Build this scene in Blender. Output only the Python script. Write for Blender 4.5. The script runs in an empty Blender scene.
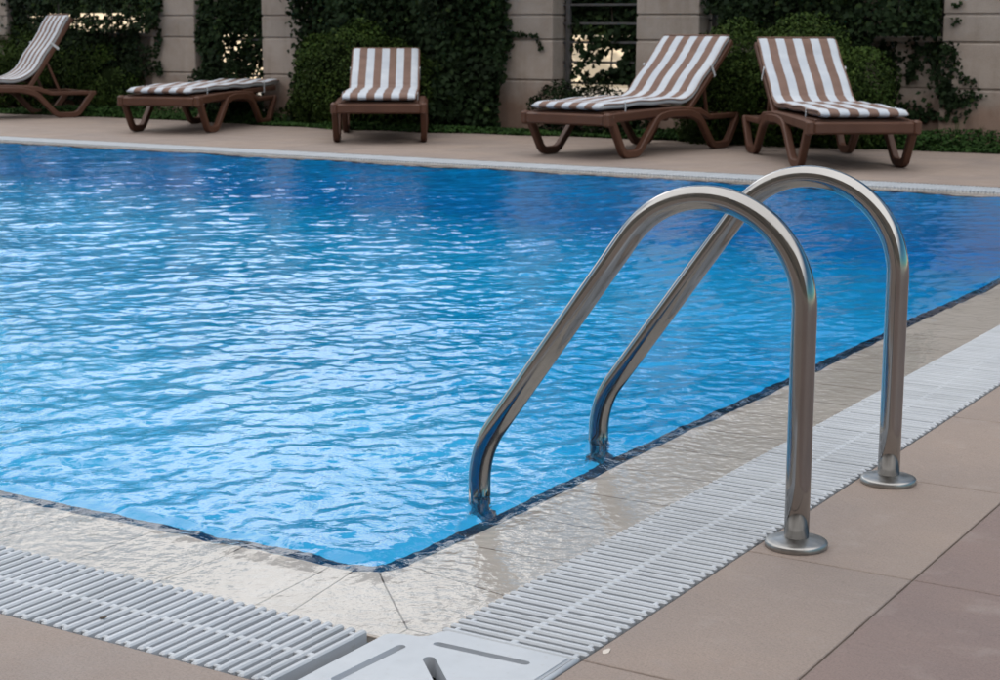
import bpy, bmesh, math, random
import numpy as np
from mathutils import Vector, Matrix
rng = np.random.default_rng(7); random.seed(7)
R = math.radians
SC = bpy.context.scene; COL = SC.collection

# ------------------------------------------------------------------ constants (metres, origin = near pool corner)
G1, G2 = .235, .487          # overflow grating, distance from the water's edge
TL = .787                    # first long joint of the deck
JS, J0 = .6085, -.175        # cross joints
LF = 6.984                   # pool width
XL = -14.0                   # pool runs on to the left, out of view
YW = 10.5                    # front of the pillars

# ------------------------------------------------------------------ helpers
def link(o, parent=None):
    COL.objects.link(o)
    if parent: o.parent = parent
    return o
def mesh_obj(name, verts, faces, mat=None, parent=None, smooth=False, midx=None):
    me = bpy.data.meshes.new(name)
    me.from_pydata([tuple(map(float, v)) for v in verts], [], [tuple(map(int, f)) for f in faces])
    if mat:
        for m in (mat if isinstance(mat, (list, tuple)) else [mat]): me.materials.append(m)
    if midx is not None: me.polygons.foreach_set('material_index', np.array(midx, dtype=np.int32))
    if smooth: me.polygons.foreach_set('use_smooth', np.ones(len(me.polygons), dtype=bool))
    me.update()
    return link(bpy.data.objects.new(name, me), parent)
def np_mesh(name, V, F, mat, parent=None, smooth=False):
    me = bpy.data.meshes.new(name)
    V = np.asarray(V, np.float32); F = np.asarray(F, np.int32); k = F.shape[1]
    me.vertices.add(len(V)); me.vertices.foreach_set('co', V.ravel())
    me.loops.add(F.size); me.loops.foreach_set('vertex_index', F.ravel())
    me.polygons.add(len(F)); me.polygons.foreach_set('loop_start', np.arange(0, F.size, k, dtype=np.int32))
    me.polygons.foreach_set('loop_total', np.full(len(F), k, dtype=np.int32))
    if smooth: me.polygons.foreach_set('use_smooth', np.ones(len(F), dtype=bool))
    me.update(calc_edges=True); me.validate()
    me.materials.append(mat)
    return link(bpy.data.objects.new(name, me), parent)
def tag(o, label=None, cat=None, group=None, kind=None):
    if label: o['label'] = label
    if cat: o['category'] = cat
    if group: o['group'] = group
    if kind: o['kind'] = kind
    return o
def empty(name, loc, rz=0):
    o = bpy.data.objects.new(name, None); link(o)
    o.location = loc; o.rotation_euler = (0, 0, rz); o.empty_display_size = .1
    return o
class MB:
    def __init__(s): s.v = []; s.f = []
    def add(s, vs, fs):
        n = len(s.v); s.v += [tuple(v) for v in vs]; s.f += [tuple(i + n for i in f) for f in fs]
    def box(s, a, b, ch=0.0):
        (x0, y0, z0), (x1, y1, z1) = a, b
        if ch <= 0:
            s.add([(x0,y0,z0),(x1,y0,z0),(x1,y1,z0),(x0,y1,z0),(x0,y0,z1),(x1,y0,z1),(x1,y1,z1),(x0,y1,z1)],
                  [(0,3,2,1),(4,5,6,7),(0,1,5,4),(1,2,6,5),(2,3,7,6),(3,0,4,7)]); return
        vs = []; c = ch
        for z, k in ((z0, c), (z0 + c, 0), (z1 - c, 0), (z1, c)):
            X0, X1, Y0, Y1 = x0 + k, x1 - k, y0 + k, y1 - k
            vs += [(X0+c,Y0,z),(X1-c,Y0,z),(X1,Y0+c,z),(X1,Y1-c,z),(X1-c,Y1,z),(X0+c,Y1,z),(X0,Y1-c,z),(X0,Y0+c,z)]
        fs = [tuple(range(7, -1, -1)), tuple(range(24, 32))]
        for r in range(3):
            for i in range(8): j = (i + 1) % 8; fs.append((r*8+i, r*8+j, r*8+8+j, r*8+8+i))
        s.add(vs, fs)
    def prism(s, poly, z0, z1):
        n = len(poly)
        s.add([(x, y, z0) for x, y in poly] + [(x, y, z1) for x, y in poly],
              [tuple(range(n - 1, -1, -1)), tuple(range(n, 2 * n))] + [(i, (i+1) % n, n + (i+1) % n, n + i) for i in range(n)])
    def sweep(s, path, h, x0, x1, c=.008):
        """flat bar following a path in the YZ plane, h high in that plane, from x0 to x1"""
        P = [np.array(p, float) for p in path]; n = len(P); rows = []
        for i in range(n):
            if i == 0: t = P[1] - P[0]; m = 1
            elif i == n - 1: t = P[-1] - P[-2]; m = 1
            else:
                a = (P[i]-P[i-1]) / np.linalg.norm(P[i]-P[i-1]); b = (P[i+1]-P[i]) / np.linalg.norm(P[i+1]-P[i])
                t = a + b; m = 1 / max(.5, math.sqrt((1 + a @ b) / 2))
            t = t / np.linalg.norm(t); nn = np.array([-t[1], t[0]]) * m
            hh = h[i] if isinstance(h, (list, tuple)) else h
            sec = [(x0+c, -hh/2), (x1-c, -hh/2), (x1, -hh/2+c), (x1, hh/2-c), (x1-c, hh/2), (x0+c, hh/2), (x0, hh/2-c), (x0, -hh/2+c)]
            rows.append([(x, P[i][0] + nn[0]*k, P[i][1] + nn[1]*k) for x, k in sec])
        vs = [v for r in rows for v in r]; fs = [tuple(range(8)), tuple(range(8*n-1, 8*n-9, -1))]
        for i in range(n-1):
            for j in range(8): k = (j+1) % 8; fs.append((i*8+j, i*8+8+j, i*8+8+k, i*8+k))
        s.add(vs, fs)
    def tube(s, path, r, n=20, cap=True, sy=1.0):
        P = [Vector(p) for p in path]; up = None; vs = []
        for i, p in enumerate(P):
            t = (P[min(i+1, len(P)-1)] - P[max(i-1, 0)]).normalized()
            if up is None:
                up = t.orthogonal().normalized()
            else:
                up = (up - t * up.dot(t)).normalized()
            b = t.cross(up)
            rr = r[i] if isinstance(r, (list, tuple)) else r
            for k in range(n):
                a = 2*math.pi*k/n; vs.append(p + up*math.cos(a)*rr + b*math.sin(a)*rr*sy)
        fs = []
        for i in range(len(P)-1):
            for k in range(n): j = (k+1) % n; fs.append((i*n+k, i*n+j, i*n+n+j, i*n+n+k))
        if cap: fs += [tuple(range(n-1, -1, -1)), tuple(range((len(P)-1)*n, len(P)*n))]
        s.add(vs, fs)
    def lathe(s, prof, c, n=48):
        vs = []; m = len(prof)
        for r, z in prof:
            for k in range(n): a = 2*math.pi*k/n; vs.append((c[0]+r*math.cos(a), c[1]+r*math.sin(a), c[2]+z))
        fs = [(i*n+k, i*n+(k+1) % n, i*n+n+(k+1) % n, i*n+n+k) for i in range(m-1) for k in range(n)]
        fs += [tuple(range(n-1, -1, -1)), tuple(range((m-1)*n, m*n))]
        s.add(vs, fs)
    def build(s, name, mat, parent=None, smooth=False, angle=None):
        o = mesh_obj(name, s.v, s.f, mat, parent, smooth)
        if angle is not None:
            me = o.data; me.polygons.foreach_set('use_smooth', np.ones(len(me.polygons), dtype=bool))
            me.set_sharp_from_angle(angle=R(angle))
        return o
def fillet(pts, r=.03, n=5):
    out = [pts[0]]
    for i in range(1, len(pts)-1):
        p = np.array(pts[i], float); a = np.array(pts[i-1], float) - p; b = np.array(pts[i+1], float) - p
        la, lb = np.linalg.norm(a), np.linalg.norm(b); d = min(r, la*.45, lb*.45)
        A = p + a/la*d; B = p + b/lb*d
        for k in range(n+1):
            t = k/n; out.append(tuple((1-t)**2*A + 2*t*(1-t)*p + t*t*B))
    return out + [pts[-1]]

# ------------------------------------------------------------------ materials
def newmat(name):
    m = bpy.data.materials.new(name); m.use_nodes = True; nt = m.node_tree
    return m, nt, nt.nodes['Principled BSDF']
def N(nt, t, **kw):
    n = nt.nodes.new(t)
    for k, v in kw.items():
        if k in n.inputs: n.inputs[k].default_value = v
        else: setattr(n, k, v)
    return n
def noise(nt, scale, detail=4, rough=.55, src='Object', mapscale=None):
    tc = N(nt, 'ShaderNodeTexCoord'); out = tc.outputs[src]
    if mapscale:
        mp = N(nt, 'ShaderNodeMapping'); mp.inputs['Scale'].default_value = mapscale
        nt.links.new(out, mp.inputs[0]); out = mp.outputs[0]
    n = N(nt, 'ShaderNodeTexNoise', Scale=scale, Detail=detail, Roughness=rough)
    nt.links.new(out, n.inputs['Vector']); return n.outputs['Fac']
def ramp(nt, fac, stops):
    r = N(nt, 'ShaderNodeValToRGB'); e = r.color_ramp.elements
    while len(e) < len(stops): e.new(.5)
    for i, (p, c) in enumerate(stops): e[i].position = p; e[i].color = (*c, 1) if len(c) == 3 else c
    nt.links.new(fac, r.inputs[0]); return r.outputs[0]
def mix(nt, a, b, fac=.5, typ='MIX'):
    m = N(nt, 'ShaderNodeMix', data_type='RGBA', blend_type=typ)
    for s, v in ((m.inputs[6], a), (m.inputs[7], b), (m.inputs[0], fac)):
        if hasattr(v, 'is_linked') or hasattr(v, 'links'): nt.links.new(v, s)
        elif isinstance(v, (int, float)): s.default_value = v
        else: s.default_value = (*v, 1)
    return m.outputs[2]
def bump(nt, b, h, strength=.3, dist=.01, prev=None):
    n = N(nt, 'ShaderNodeBump', Strength=strength, Distance=dist); nt.links.new(h, n.inputs['Height'])
    if prev is not None: nt.links.new(prev, n.inputs['Normal'])
    if b is not None: nt.links.new(n.outputs[0], b.inputs['Normal'])
    return n.outputs[0]
def grey(v): return (v, v, v)
def simple(name, c1, c2, scale, rough=.7, bs=.3, bd=.004, bscale=None, island=0.0, metal=0, rr=None, spec=None):
    m, nt, b = newmat(name)
    col = ramp(nt, noise(nt, scale), [(.3, c1), (.7, c2)])
    if island:
        g = N(nt, 'ShaderNodeNewGeometry')
        col = mix(nt, col, ramp(nt, g.outputs['Random Per Island'], [(0, grey(1-island)), (1, grey(1))]), 1.0, 'MULTIPLY')
    nt.links.new(col, b.inputs['Base Color'])
    b.inputs['Roughness'].default_value = rough; b.inputs['Metallic'].default_value = metal
    if spec is not None: b.inputs['Specular IOR Level'].default_value = spec
    if rr: nt.links.new(ramp(nt, noise(nt, scale*1.7), [(.3, grey(rr[0])), (.7, grey(rr[1]))]), b.inputs['Roughness'])
    if bs: bump(nt, b, noise(nt, bscale or scale*8, 6, .6), bs, bd)
    return m

def deck_mat():
    m, nt, b = newmat('sandstone_tiles')
    g = N(nt, 'ShaderNodeNewGeometry'); sep = N(nt, 'ShaderNodeSeparateXYZ'); nt.links.new(g.outputs['Position'], sep.inputs[0])
    gt = N(nt, 'ShaderNodeMath', operation='GREATER_THAN'); nt.links.new(sep.outputs[0], gt.inputs[0]); gt.inputs[1].default_value = TL
    base = mix(nt, (.352, .281, .244), (.288, .210, .188), gt.outputs[0])
    v = ramp(nt, noise(nt, 2.3, 5), [(.3, (.86, .87, .89)), (.7, (1.05, 1.03, 1.0))])
    base = mix(nt, base, v, 1.0, 'MULTIPLY')
    sp = ramp(nt, noise(nt, 260, 3, .7), [(.32, (.70, .69, .68)), (.5, (1, 1, 1)), (.70, (1.16, 1.15, 1.15))])
    base = mix(nt, base, sp, .8, 'MULTIPLY')
    # pale lime bloom and darker blotches
    st = ramp(nt, noise(nt, 9, 6, .65), [(.56, (0, 0, 0)), (.72, (1, 1, 1))])
    base = mix(nt, base, (.43, .37, .34), mix(nt, (0, 0, 0), st, .35))
    dk = ramp(nt, noise(nt, 1.1, 7, .7), [(.55, (0, 0, 0)), (.75, (1, 1, 1))])
    base = mix(nt, base, (.25, .185, .155), mix(nt, (0, 0, 0), dk, .45))
    vo = N(nt, 'ShaderNodeTexVoronoi', Scale=26.0); tcv = N(nt, 'ShaderNodeTexCoord'); nt.links.new(tcv.outputs['Object'], vo.inputs['Vector'])
    spot = ramp(nt, vo.outputs['Distance'], [(.05, (1, 1, 1)), (.12, (0, 0, 0))]); sp2 = ramp(nt, noise(nt, 3.5, 3), [(.52, (0, 0, 0)), (.62, (1, 1, 1))])
    base = mix(nt, base, (.22, .16, .135), mix(nt, (0, 0, 0), mix(nt, spot, sp2, 1.0, 'MULTIPLY'), .35))
    sc = ramp(nt, noise(nt, 55, 3, .5, mapscale=(1, .05, 1)), [(.66, (0, 0, 0)), (.72, (1, 1, 1))])
    base = mix(nt, base, (.40, .35, .32), mix(nt, (0, 0, 0), sc, .12))
    isl = ramp(nt, g.outputs['Random Per Island'], [(0, (.92, .92, .93)), (1, (1.04, 1.02, 1.0))])
    base = mix(nt, base, isl, 1.0, 'MULTIPLY')
    nt.links.new(base, b.inputs['Base Color'])
    nt.links.new(ramp(nt, noise(nt, 5, 4), [(.3, grey(.5)), (.7, grey(.72))]), b.inputs['Roughness'])
    n1 = bump(nt, None, noise(nt, 30, 7, .65, mapscale=(1, 1.6, 1)), .8, .006)
    bump(nt, b, noise(nt, 300, 3, .6), .25, .001, n1)
    return m
def coping_mat():
    m, nt, b = newmat('wet_stoneware')
    g = N(nt, 'ShaderNodeNewGeometry')
    base = ramp(nt, noise(nt, 5, 6, .6), [(.3, (.62, .545, .48)), (.7, (.74, .665, .60))])
    st = ramp(nt, noise(nt, 14, 5, .7), [(.55, (0, 0, 0)), (.75, (1, 1, 1))])
    base = mix(nt, base, (.52, .46, .38), mix(nt, (0, 0, 0), st, .4))
    base = mix(nt, base, ramp(nt, g.outputs['Random Per Island'], [(0, grey(.93)), (1, grey(1.04))]), 1.0, 'MULTIPLY')
    nt.links.new(base, b.inputs['Base Color']); b.inputs['Roughness'].default_value = .45
    bump(nt, b, noise(nt, 120, 4, .6), .2, .001)
    return m
def plastic_mat():
    m, nt, b = newmat('white_plastic')
    base = ramp(nt, noise(nt, 7, 5, .6), [(.3, (.56, .59, .64)), (.7, (.64, .67, .72))])
    d = ramp(nt, noise(nt, 60, 6, .7), [(.60, (0, 0, 0)), (.78, (1, 1, 1))])
    base = mix(nt, base, (.40, .35, .30), mix(nt, (0, 0, 0), d, .5))
    g = N(nt, 'ShaderNodeNewGeometry')
    base = mix(nt, base, ramp(nt, g.outputs['Random Per Island'], [(0, (.90, .90, .89)), (1, grey(1.03))]), 1.0, 'MULTIPLY')
    nt.links.new(base, b.inputs['Base Color'])
    nt.links.new(ramp(nt, noise(nt, 30, 5), [(.3, grey(.38)), (.7, grey(.62))]), b.inputs['Roughness'])
    bump(nt, b, noise(nt, 420, 4, .6), .25, .0006)
    return m
def steel_mat():
    m, nt, b = newmat('stainless_steel')
    n1 = noise(nt, 3.0, 4, .6); n2 = noise(nt, 60, 4, .6, mapscale=(1, 1, .06))
    nt.links.new(ramp(nt, n1, [(.3, (.29, .28, .272)), (.7, (.38, .37, .36))]), b.inputs['Base Color'])
    b.inputs['Metallic'].default_value = 1.0
    a = ramp(nt, n2, [(.3, grey(.07)), (.75, grey(.17))])
    sm = ramp(nt, noise(nt, 9, 4, .5), [(.45, grey(0)), (.75, grey(.12))])
    nt.links.new(mix(nt, a, sm, 1.0, 'ADD'), b.inputs['Roughness'])
    bump(nt, b, noise(nt, 160, 3, .5, mapscale=(1, 1, .05)), .03, .0005)
    return m
def water_mat():
    m, nt, b = newmat('water_surface')
    b.inputs['Base Color'].default_value = (.97, .99, 1, 1); b.inputs['Roughness'].default_value = 0.0
    b.inputs['IOR'].default_value = 1.333; b.inputs['Transmission Weight'].default_value = 1.0
    h = noise(nt, 34, 3, .5, mapscale=(1, 1, 1)); bump(nt, b, h, .35, .006)
    return m
def pool_mat():
    m, nt, b = newmat('blue_mosaic')
    tc = N(nt, 'ShaderNodeTexCoord')
    br = N(nt, 'ShaderNodeTexBrick', Scale=1.0); br.offset = 0.0
    br.inputs['Brick Width'].default_value = .05; br.inputs['Row Height'].default_value = .05; br.inputs['Mortar Size'].default_value = .003
    br.inputs['Color1'].default_value = (.0, .53, .93, 1); br.inputs['Color2'].default_value = (.0, .465, .90, 1); br.inputs['Mortar'].default_value = (.01, .51, .90, 1)
    nt.links.new(tc.outputs['Object'], br.inputs['Vector'])
    v = ramp(nt, noise(nt, .8, 4), [(.3, grey(.90)), (.7, grey(1.0))])
    nt.links.new(mix(nt, br.outputs[0], v, 1.0, 'MULTIPLY'), b.inputs['Base Color']); b.inputs['Roughness'].default_value = .4
    return m
def leaf_mat(name, c1, c2, c3):
    m, nt, b = newmat(name); g = N(nt, 'ShaderNodeNewGeometry')
    col = ramp(nt, g.outputs['Random Per Island'], [(0, c1), (.55, c2), (.93, c2), (1, c3)])
    cl = ramp(nt, noise(nt, 2.6, 4, .6), [(.32, grey(.55)), (.68, grey(1.25))])
    nt.links.new(mix(nt, col, cl, 1.0, 'MULTIPLY'), b.inputs['Base Color'])
    b.inputs['Roughness'].default_value = .7; b.inputs['Specular IOR Level'].default_value = .12
    return m
def stone_mat():
    m, nt, b = newmat('rendered_stone')
    tc = N(nt, 'ShaderNodeTexCoord'); sep = N(nt, 'ShaderNodeSeparateXYZ')
    base = ramp(nt, noise(nt, 3, 5, .6), [(.3, (.33, .285, .255)), (.7, (.41, .36, .325))])
    sp = ramp(nt, noise(nt, 150, 4, .7), [(.35, grey(.78)), (.6, grey(1.08))])
    base = mix(nt, base, sp, .9, 'MULTIPLY')
    # reddish splash-back soil stain at the foot of the stone
    g = N(nt, 'ShaderNodeNewGeometry'); nt.links.new(g.outputs['Position'], sep.inputs[0])
    ad = N(nt, 'ShaderNodeMath', operation='MULTIPLY_ADD'); nt.links.new(noise(nt, 5, 5), ad.inputs[0]); ad.inputs[1].default_value = -.45; nt.links.new(sep.outputs[2], ad.inputs[2])
    st = ramp(nt, ad.outputs[0], [(0, (1, 1, 1)), (.22, (0, 0, 0))])
    base = mix(nt, base, (.23, .12, .075), mix(nt, (0, 0, 0), st, .6))
    base = mix(nt, base, ramp(nt, g.outputs['Random Per Island'], [(0, (.86, .85, .84)), (1, (1.08, 1.05, 1.03))]), 1.0, 'MULTIPLY')
    bl = ramp(nt, noise(nt, 2.2, 7, .7), [(.45, (1, 1, 1)), (.75, (.72, .66, .60))]); base = mix(nt, base, bl, .8, 'MULTIPLY')
    # rain streaks
    stn = ramp(nt, noise(nt, 9, 5, .6, mapscale=(1, 1, .12)), [(.5, (1, 1, 1)), (.72, (.78, .76, .74))])
    base = mix(nt, base, stn, .8, 'MULTIPLY')
    nt.links.new(base, b.inputs['Base Color']); b.inputs['Roughness'].default_value = .9
    bump(nt, b, noise(nt, 70, 6, .7), .5, .006)
    return m
def cushion_mat(name, side):
    m, nt, b = newmat(name)
    tc = N(nt, 'ShaderNodeTexCoord'); sep = N(nt, 'ShaderNodeSeparateXYZ'); nt.links.new(tc.outputs['Object'], sep.inputs[0])
    a = N(nt, 'ShaderNodeMath', operation='MULTIPLY_ADD'); nt.links.new(sep.outputs[0], a.inputs[0]); a.inputs[1].default_value = 1/.1288; a.inputs[2].default_value = 10.25
    fr = N(nt, 'ShaderNodeMath', operation='FRACT'); nt.links.new(a.outputs[0], fr.inputs[0])
    st = ramp(nt, fr.outputs[0], [(.49, (1, 1, 1)), (.51, (0, 0, 0))])
    ab = N(nt, 'ShaderNodeMath', operation='ABSOLUTE'); nt.links.new(sep.outputs[0], ab.inputs[0])
    w = ramp(nt, noise(nt, 6, 4), [(.3, (.49, .53, .60)), (.7, (.60, .635, .69))])
    br = ramp(nt, noise(nt, 8, 4), [(.3, (.175, .106, .083)), (.7, (.23, .143, .114))])
    col = mix(nt, br, w, st)
    col = mix(nt, col, side, ramp(nt, ab.outputs[0], [(.2815, (0, 0, 0)), (.284, (1, 1, 1))]))
    nt.links.new(col, b.inputs['Base Color']); b.inputs['Roughness'].default_value = .95
    n1 = bump(nt, None, noise(nt, 14, 4, .6, mapscale=(1, .5, .5)), .35, .012)
    bump(nt, b, noise(nt, 500, 2), .2, .001, n1)
    return m
M = dict(
    deck=deck_mat(), coping=coping_mat(), plastic=plastic_mat(), steel=steel_mat(), water=water_mat(), pool=pool_mat(), stone=stone_mat(),
    steel_dull=simple('dull_steel', (.30, .29, .28), (.40, .39, .38), 40, .36, .15, .0008, 300, metal=1.0, rr=(.28, .45)),
    grout=simple('joint_mortar', (.15, .11, .09), (.46, .42, .38), 14, .95, .4, .002),
    cgrout=simple('coping_grout', (.13, .10, .075), (.24, .19, .145), 9, .9, .3, .002),
    navy=simple('navy_band', (.006, .009, .02), (.02, .025, .045), 60, .25, .3, .002),
    gutter=simple('gutter_lining', (.07, .065, .062), (.14, .125, .115), 12, .8, .3, .003),
    resin=simple('brown_resin', (.115, .047, .027), (.150, .064, .038), 4, .5, .35, .0015, 240, rr=(.45, .62), spec=.35),
    canvas=cushion_mat('striped_canvas_pale_side', (.50, .51, .53)), canvas_brown=cushion_mat('striped_canvas_brown_side', (.22, .135, .105)),
    piping=simple('brown_piping', (.19, .11, .082), (.23, .135, .10), 20, .9, .2, .001),
    strap=simple('white_strap', (.55, .57, .60), (.62, .64, .66), 20, .9, .2, .001),
    shrub=leaf_mat('shrub_leaves', (.026, .055, .010), (.060, .105, .018), (.13, .18, .04)),
    ivy=leaf_mat('ivy_leaves', (.011, .026, .009), (.022, .046, .014), (.06, .10, .024)),
    cover=leaf_mat('ground_cover_leaves', (.022, .06, .014), (.045, .105, .022), (.10, .18, .04)),
    twig=simple('twig_bark', (.045, .032, .022), (.08, .06, .042), 12, .9, .4, .004),
    core=simple('painted_shade_core', (.008, .013, .005), (.016, .024, .009), 12, 1.0, .4, .01, spec=0.0),  # near-black fill for foliage; the shade inside is put into its colour
    iron=simple('dark_iron', (.05, .048, .05), (.085, .08, .08), 15, .5, .2, .001),
    soil=simple('planting_soil', (.06, .04, .028), (.11, .075, .05), 6, .95, .6, .02),
    street=simple('pale_paving', (.50, .43, .34), (.62, .54, .44), .8, .9, .2, .01),
    pale=simple('cream_stand_in', (.58, .49, .37), (.66, .57, .44), 1.2, .9, .2, .003),
    render_=simple('shade_block_render', (.34, .27, .22), (.40, .33, .27), 1.0, .95, .2, .004),
    glass=simple('window_glass', (.02, .025, .03), (.03, .035, .04), 1.0, .08, 0),
)

ALBEDO = dict(deck=.76, coping=.84, plastic=.74, stone=.92, canvas=.84, canvas_brown=.84, strap=.9, piping=.9, resin=.66, shrub=.62, ivy=.52, cover=.6, grout=.74, cgrout=.8, gutter=.7, street=.9, render_=.75)
for k_, v_ in ALBEDO.items():                    # overall tone of each material
    nt_ = M[k_].node_tree; b_ = nt_.nodes['Principled BSDF'].inputs['Base Color']; src_ = b_.links[0].from_socket
    nt_.links.new(mix(nt_, src_, grey(v_), 1.0, 'MULTIPLY'), b_)

# ------------------------------------------------------------------ setting: ground, deck, coping, pool
def frame_sheet(name, outer, inner, z, mat):
    (a, b_, c, d), (e, f, g, h) = outer, inner   # x0,x1,y0,y1
    xs = [a, e, f, b_]; ys = [c, g, h, d]
    V = [(x, y, z) for y in ys for x in xs]
    F = [(j*4+i, j*4+i+1, j*4+i+5, j*4+i+4) for j in range(3) for i in range(3) if (i, j) != (1, 1)]
    return mesh_obj(name, V, F, mat)
GF = .53                                         # outer edge of the far grating
hole = (XL - GF, G2, -G2, LF + GF)
tag(frame_sheet('ground', (-900, 900, -900, 1500), hole, -.016, M['street']), kind='structure')
tag(frame_sheet('deck_bed', (-24, 9, -7.5, 10.02), hole, -.0045, M['grout']), kind='structure')
mb = MB()
def tile(x0, x1, y0, y1, z=0.0, g=.0019, ch=.0014):
    x0 += g; x1 -= g; y0 += g; y1 -= g
    mb.add([(x0,y0,z-ch),(x1,y0,z-ch),(x1,y1,z-ch),(x0,y1,z-ch),(x0+ch,y0+ch,z),(x1-ch,y0+ch,z),(x1-ch,y1-ch,z),(x0+ch,y1-ch,z),
            (x0,y0,z-.012),(x1,y0,z-.012),(x1,y1,z-.012),(x0,y1,z-.012)],
           [(4,5,6,7),(0,1,5,4),(1,2,6,5),(2,3,7,6),(3,0,4,7),(8,9,1,0),(9,10,2,1),(10,11,3,2),(11,8,0,3)])
ys = [J0 + JS*k for k in range(-12, 14)]
yt = [y for y in ys if y < LF + GF - .1] + [LF + GF]
xs = [G2, TL] + [TL + .61*k for k in range(1, 12)]
for i in range(len(xs)-1):
    for j in range(len(yt)-1):
        if yt[j+1] > -G2 or True: tile(xs[i], xs[i+1], yt[j], yt[j+1])
xl = [G2 - 1.217*k for k in range(0, 20)][::-1]
yn = [-G2 - .61*k for k in range(0, 11)][::-1]
for i in range(len(xl)-1):
    for j in range(len(yn)-1): tile(xl[i], xl[i+1], yn[j], yn[j+1])
yf = [LF+GF, LF+GF+.60, LF+GF+1.2, LF+GF+1.8, 10.02]
xf = [7.5 - .6085*k for k in range(0, 50)][::-1]
for i in range(len(xf)-1):
    for j in range(len(yf)-1): tile(xf[i], xf[i+1], yf[j], yf[j+1], g=.001)
tag(mb.build('pool_deck', M['deck']), kind='structure')

# gutter under the grating (ring)
def ring(mbx, p0, p1, z0, z1):
    """quad band between two rectangles (x0,x1,y0,y1)"""
    def cs(p, z): return [(p[0],p[2],z),(p[1],p[2],z),(p[1],p[3],z),(p[0],p[3],z)]
    mbx.add(cs(p0, z0)+cs(p1, z1), [(i, (i+1) % 4, 4+(i+1) % 4, 4+i) for i in range(4)])
mb = MB(); out = hole; inn = (XL-G1, G1, -G1, LF+G1)
ring(mb, out, out, -.002, -.11); ring(mb, out, inn, -.11, -.11); ring(mb, inn, inn, -.11, -.03)
tag(mb.build('gutter', M['gutter']), kind='structure')

# coping tiles, sloping gently down to the water's edge
ZE, ZG = -.019, -.0125
rc = .06
def zc(x, y):                                   # coping height
    d = max(x, -y, y - LF, XL - x); return ZE + (ZG - ZE) * min(1, max(0, d / G1))
mb = MB()
def ctile(poly, g=.0018):
    c = np.mean(poly, axis=0); q = []
    n = len(poly)
    for i in range(n):                           # shrink along both edges
        p = np.array(poly[i]); a = np.array(poly[i-1]) - p; b = np.array(poly[(i+1) % n]) - p
        a /= np.linalg.norm(a); b /= np.linalg.norm(b); s = abs(a[0]*b[1]-a[1]*b[0]) + 1e-3
        q.append(p + (a + b) * (g / max(s, .3)))
    mb.add([(x, y, zc(x, y)) for x, y in q] + [(x, y, zc(x, y)-.012) for x, y in q],
           [tuple(range(n))] + [(i, n+i, n+(i+1) % n, (i+1) % n) for i in range(n)])
arc = [( -rc + rc*math.sin(t), rc - rc*math.cos(t)) for t in [k*math.pi/2/8 for k in range(9)]]   # from (-rc,0) to (0,rc)
cj = .181
# right run
yy = [.032] + [.232 + .2065*k for k in range(0, 34)]
yy = [y for y in yy if y < LF]
for a, b in zip(yy[1:-1], yy[2:]): ctile([(0, a), (G1, a), (G1, b), (0, b)])
ctile([(0, .078), (G1, .03), (G1, yy[1]), (0, yy[1])])
ctile([arc[4], (cj, -cj), (G1, -cj), (G1, .03), (0, .078)] + [arc[k] for k in (8, 7, 6, 5)][::1])
ctile([(cj, -cj), (cj, -G1), (G1, -G1), (G1, -cj)])
# left run (near side)
ctile([(-.11, 0), (-.09, -G1), (-.02, -G1), (-rc, 0)][::1])
ctile([(-rc, 0), (-.02, -G1), (cj, -G1), (cj, -cj), arc[4], arc[3], arc[2], arc[1]])
xx = [-.11] + [-.305 - .2085*k for k in range(0, 66)]
for a, b in zip(xx[:-1], xx[1:]): ctile([(b, 0), (b, -G1), (a if a != -.11 else -.09, -G1), (a, 0)])
# far run
for k in range(0, 70): ctile([(G1-.2085*(k+1), LF), (G1-.2085*k, LF), (G1-.2085*k, LF+G1), (G1-.2085*(k+1), LF+G1)])
tag(mb.build('coping', M['coping']), kind='structure')
mb = MB()                                        # bedding under coping
bz = .0015
mb.add([(0,LF,ZE-bz),(G1,LF+G1,ZG-bz),(G1,-G1,ZG-bz),(0,rc,ZE-bz)] , [(0,3,2,1)])
mb.add([(-rc,0,ZE-bz),(G1,-G1,ZG-bz),(XL,-G1,ZG-bz),(XL,0,ZE-bz)], [(0,3,2,1)])
mb.add([(x,y,ZE-bz) for x,y in arc]+[(G1,-G1,ZG-bz)], [tuple(range(9))+(9,)][:1])
mb.add([(XL,LF,ZE-bz),(XL,LF+G1,ZG-bz),(G1,LF+G1,ZG-bz),(0,LF,ZE-bz)], [(0,3,2,1)])
tag(mb.build('coping_bed', M['cgrout']), kind='structure')
# rim band (near-black navy), rounded near corner, then the basin
loop = [(XL, 0)] + arc + [(0, LF), (XL, LF)]
def offs(poly, d):
    n = len(poly); o = []
    for i in range(n):
        p = Vector(poly[i]); a = (p - Vector(poly[i-1])).normalized(); b = (Vector(poly[(i+1) % n]) - p).normalized()
        na = Vector((-a.y, a.x)); nb = Vector((-b.y, b.x)); m = (na + nb).normalized()
        o.append(tuple(p + m * (d / max(.4, m.dot(na)))))
    return o
def band(p0, z0, p1, z1):
    n = len(p0); mb.add([(x,y,z0) for x,y in p0]+[(x,y,z1) for x,y in p1], [(i, (i+1) % n, n+(i+1) % n, n+i) for i in range(n)])
mb = MB(); l1 = offs(loop, .006); l2 = offs(loop, .044)
band(loop, ZE-.001, l1, ZE-.003); band(l1, ZE-.003, l2, ZE-.016); band(l2, ZE-.016, l2, -.06)
tag(mb.build('pool_rim', M['navy']), kind='structure')
mb = MB(); DP = -1.0                              # shallow near the camera, deep along the far side
band(l2, -.06, l2, -2.6)
bx0, bx1 = l2[0][0], max(p[0] for p in l2)
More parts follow.
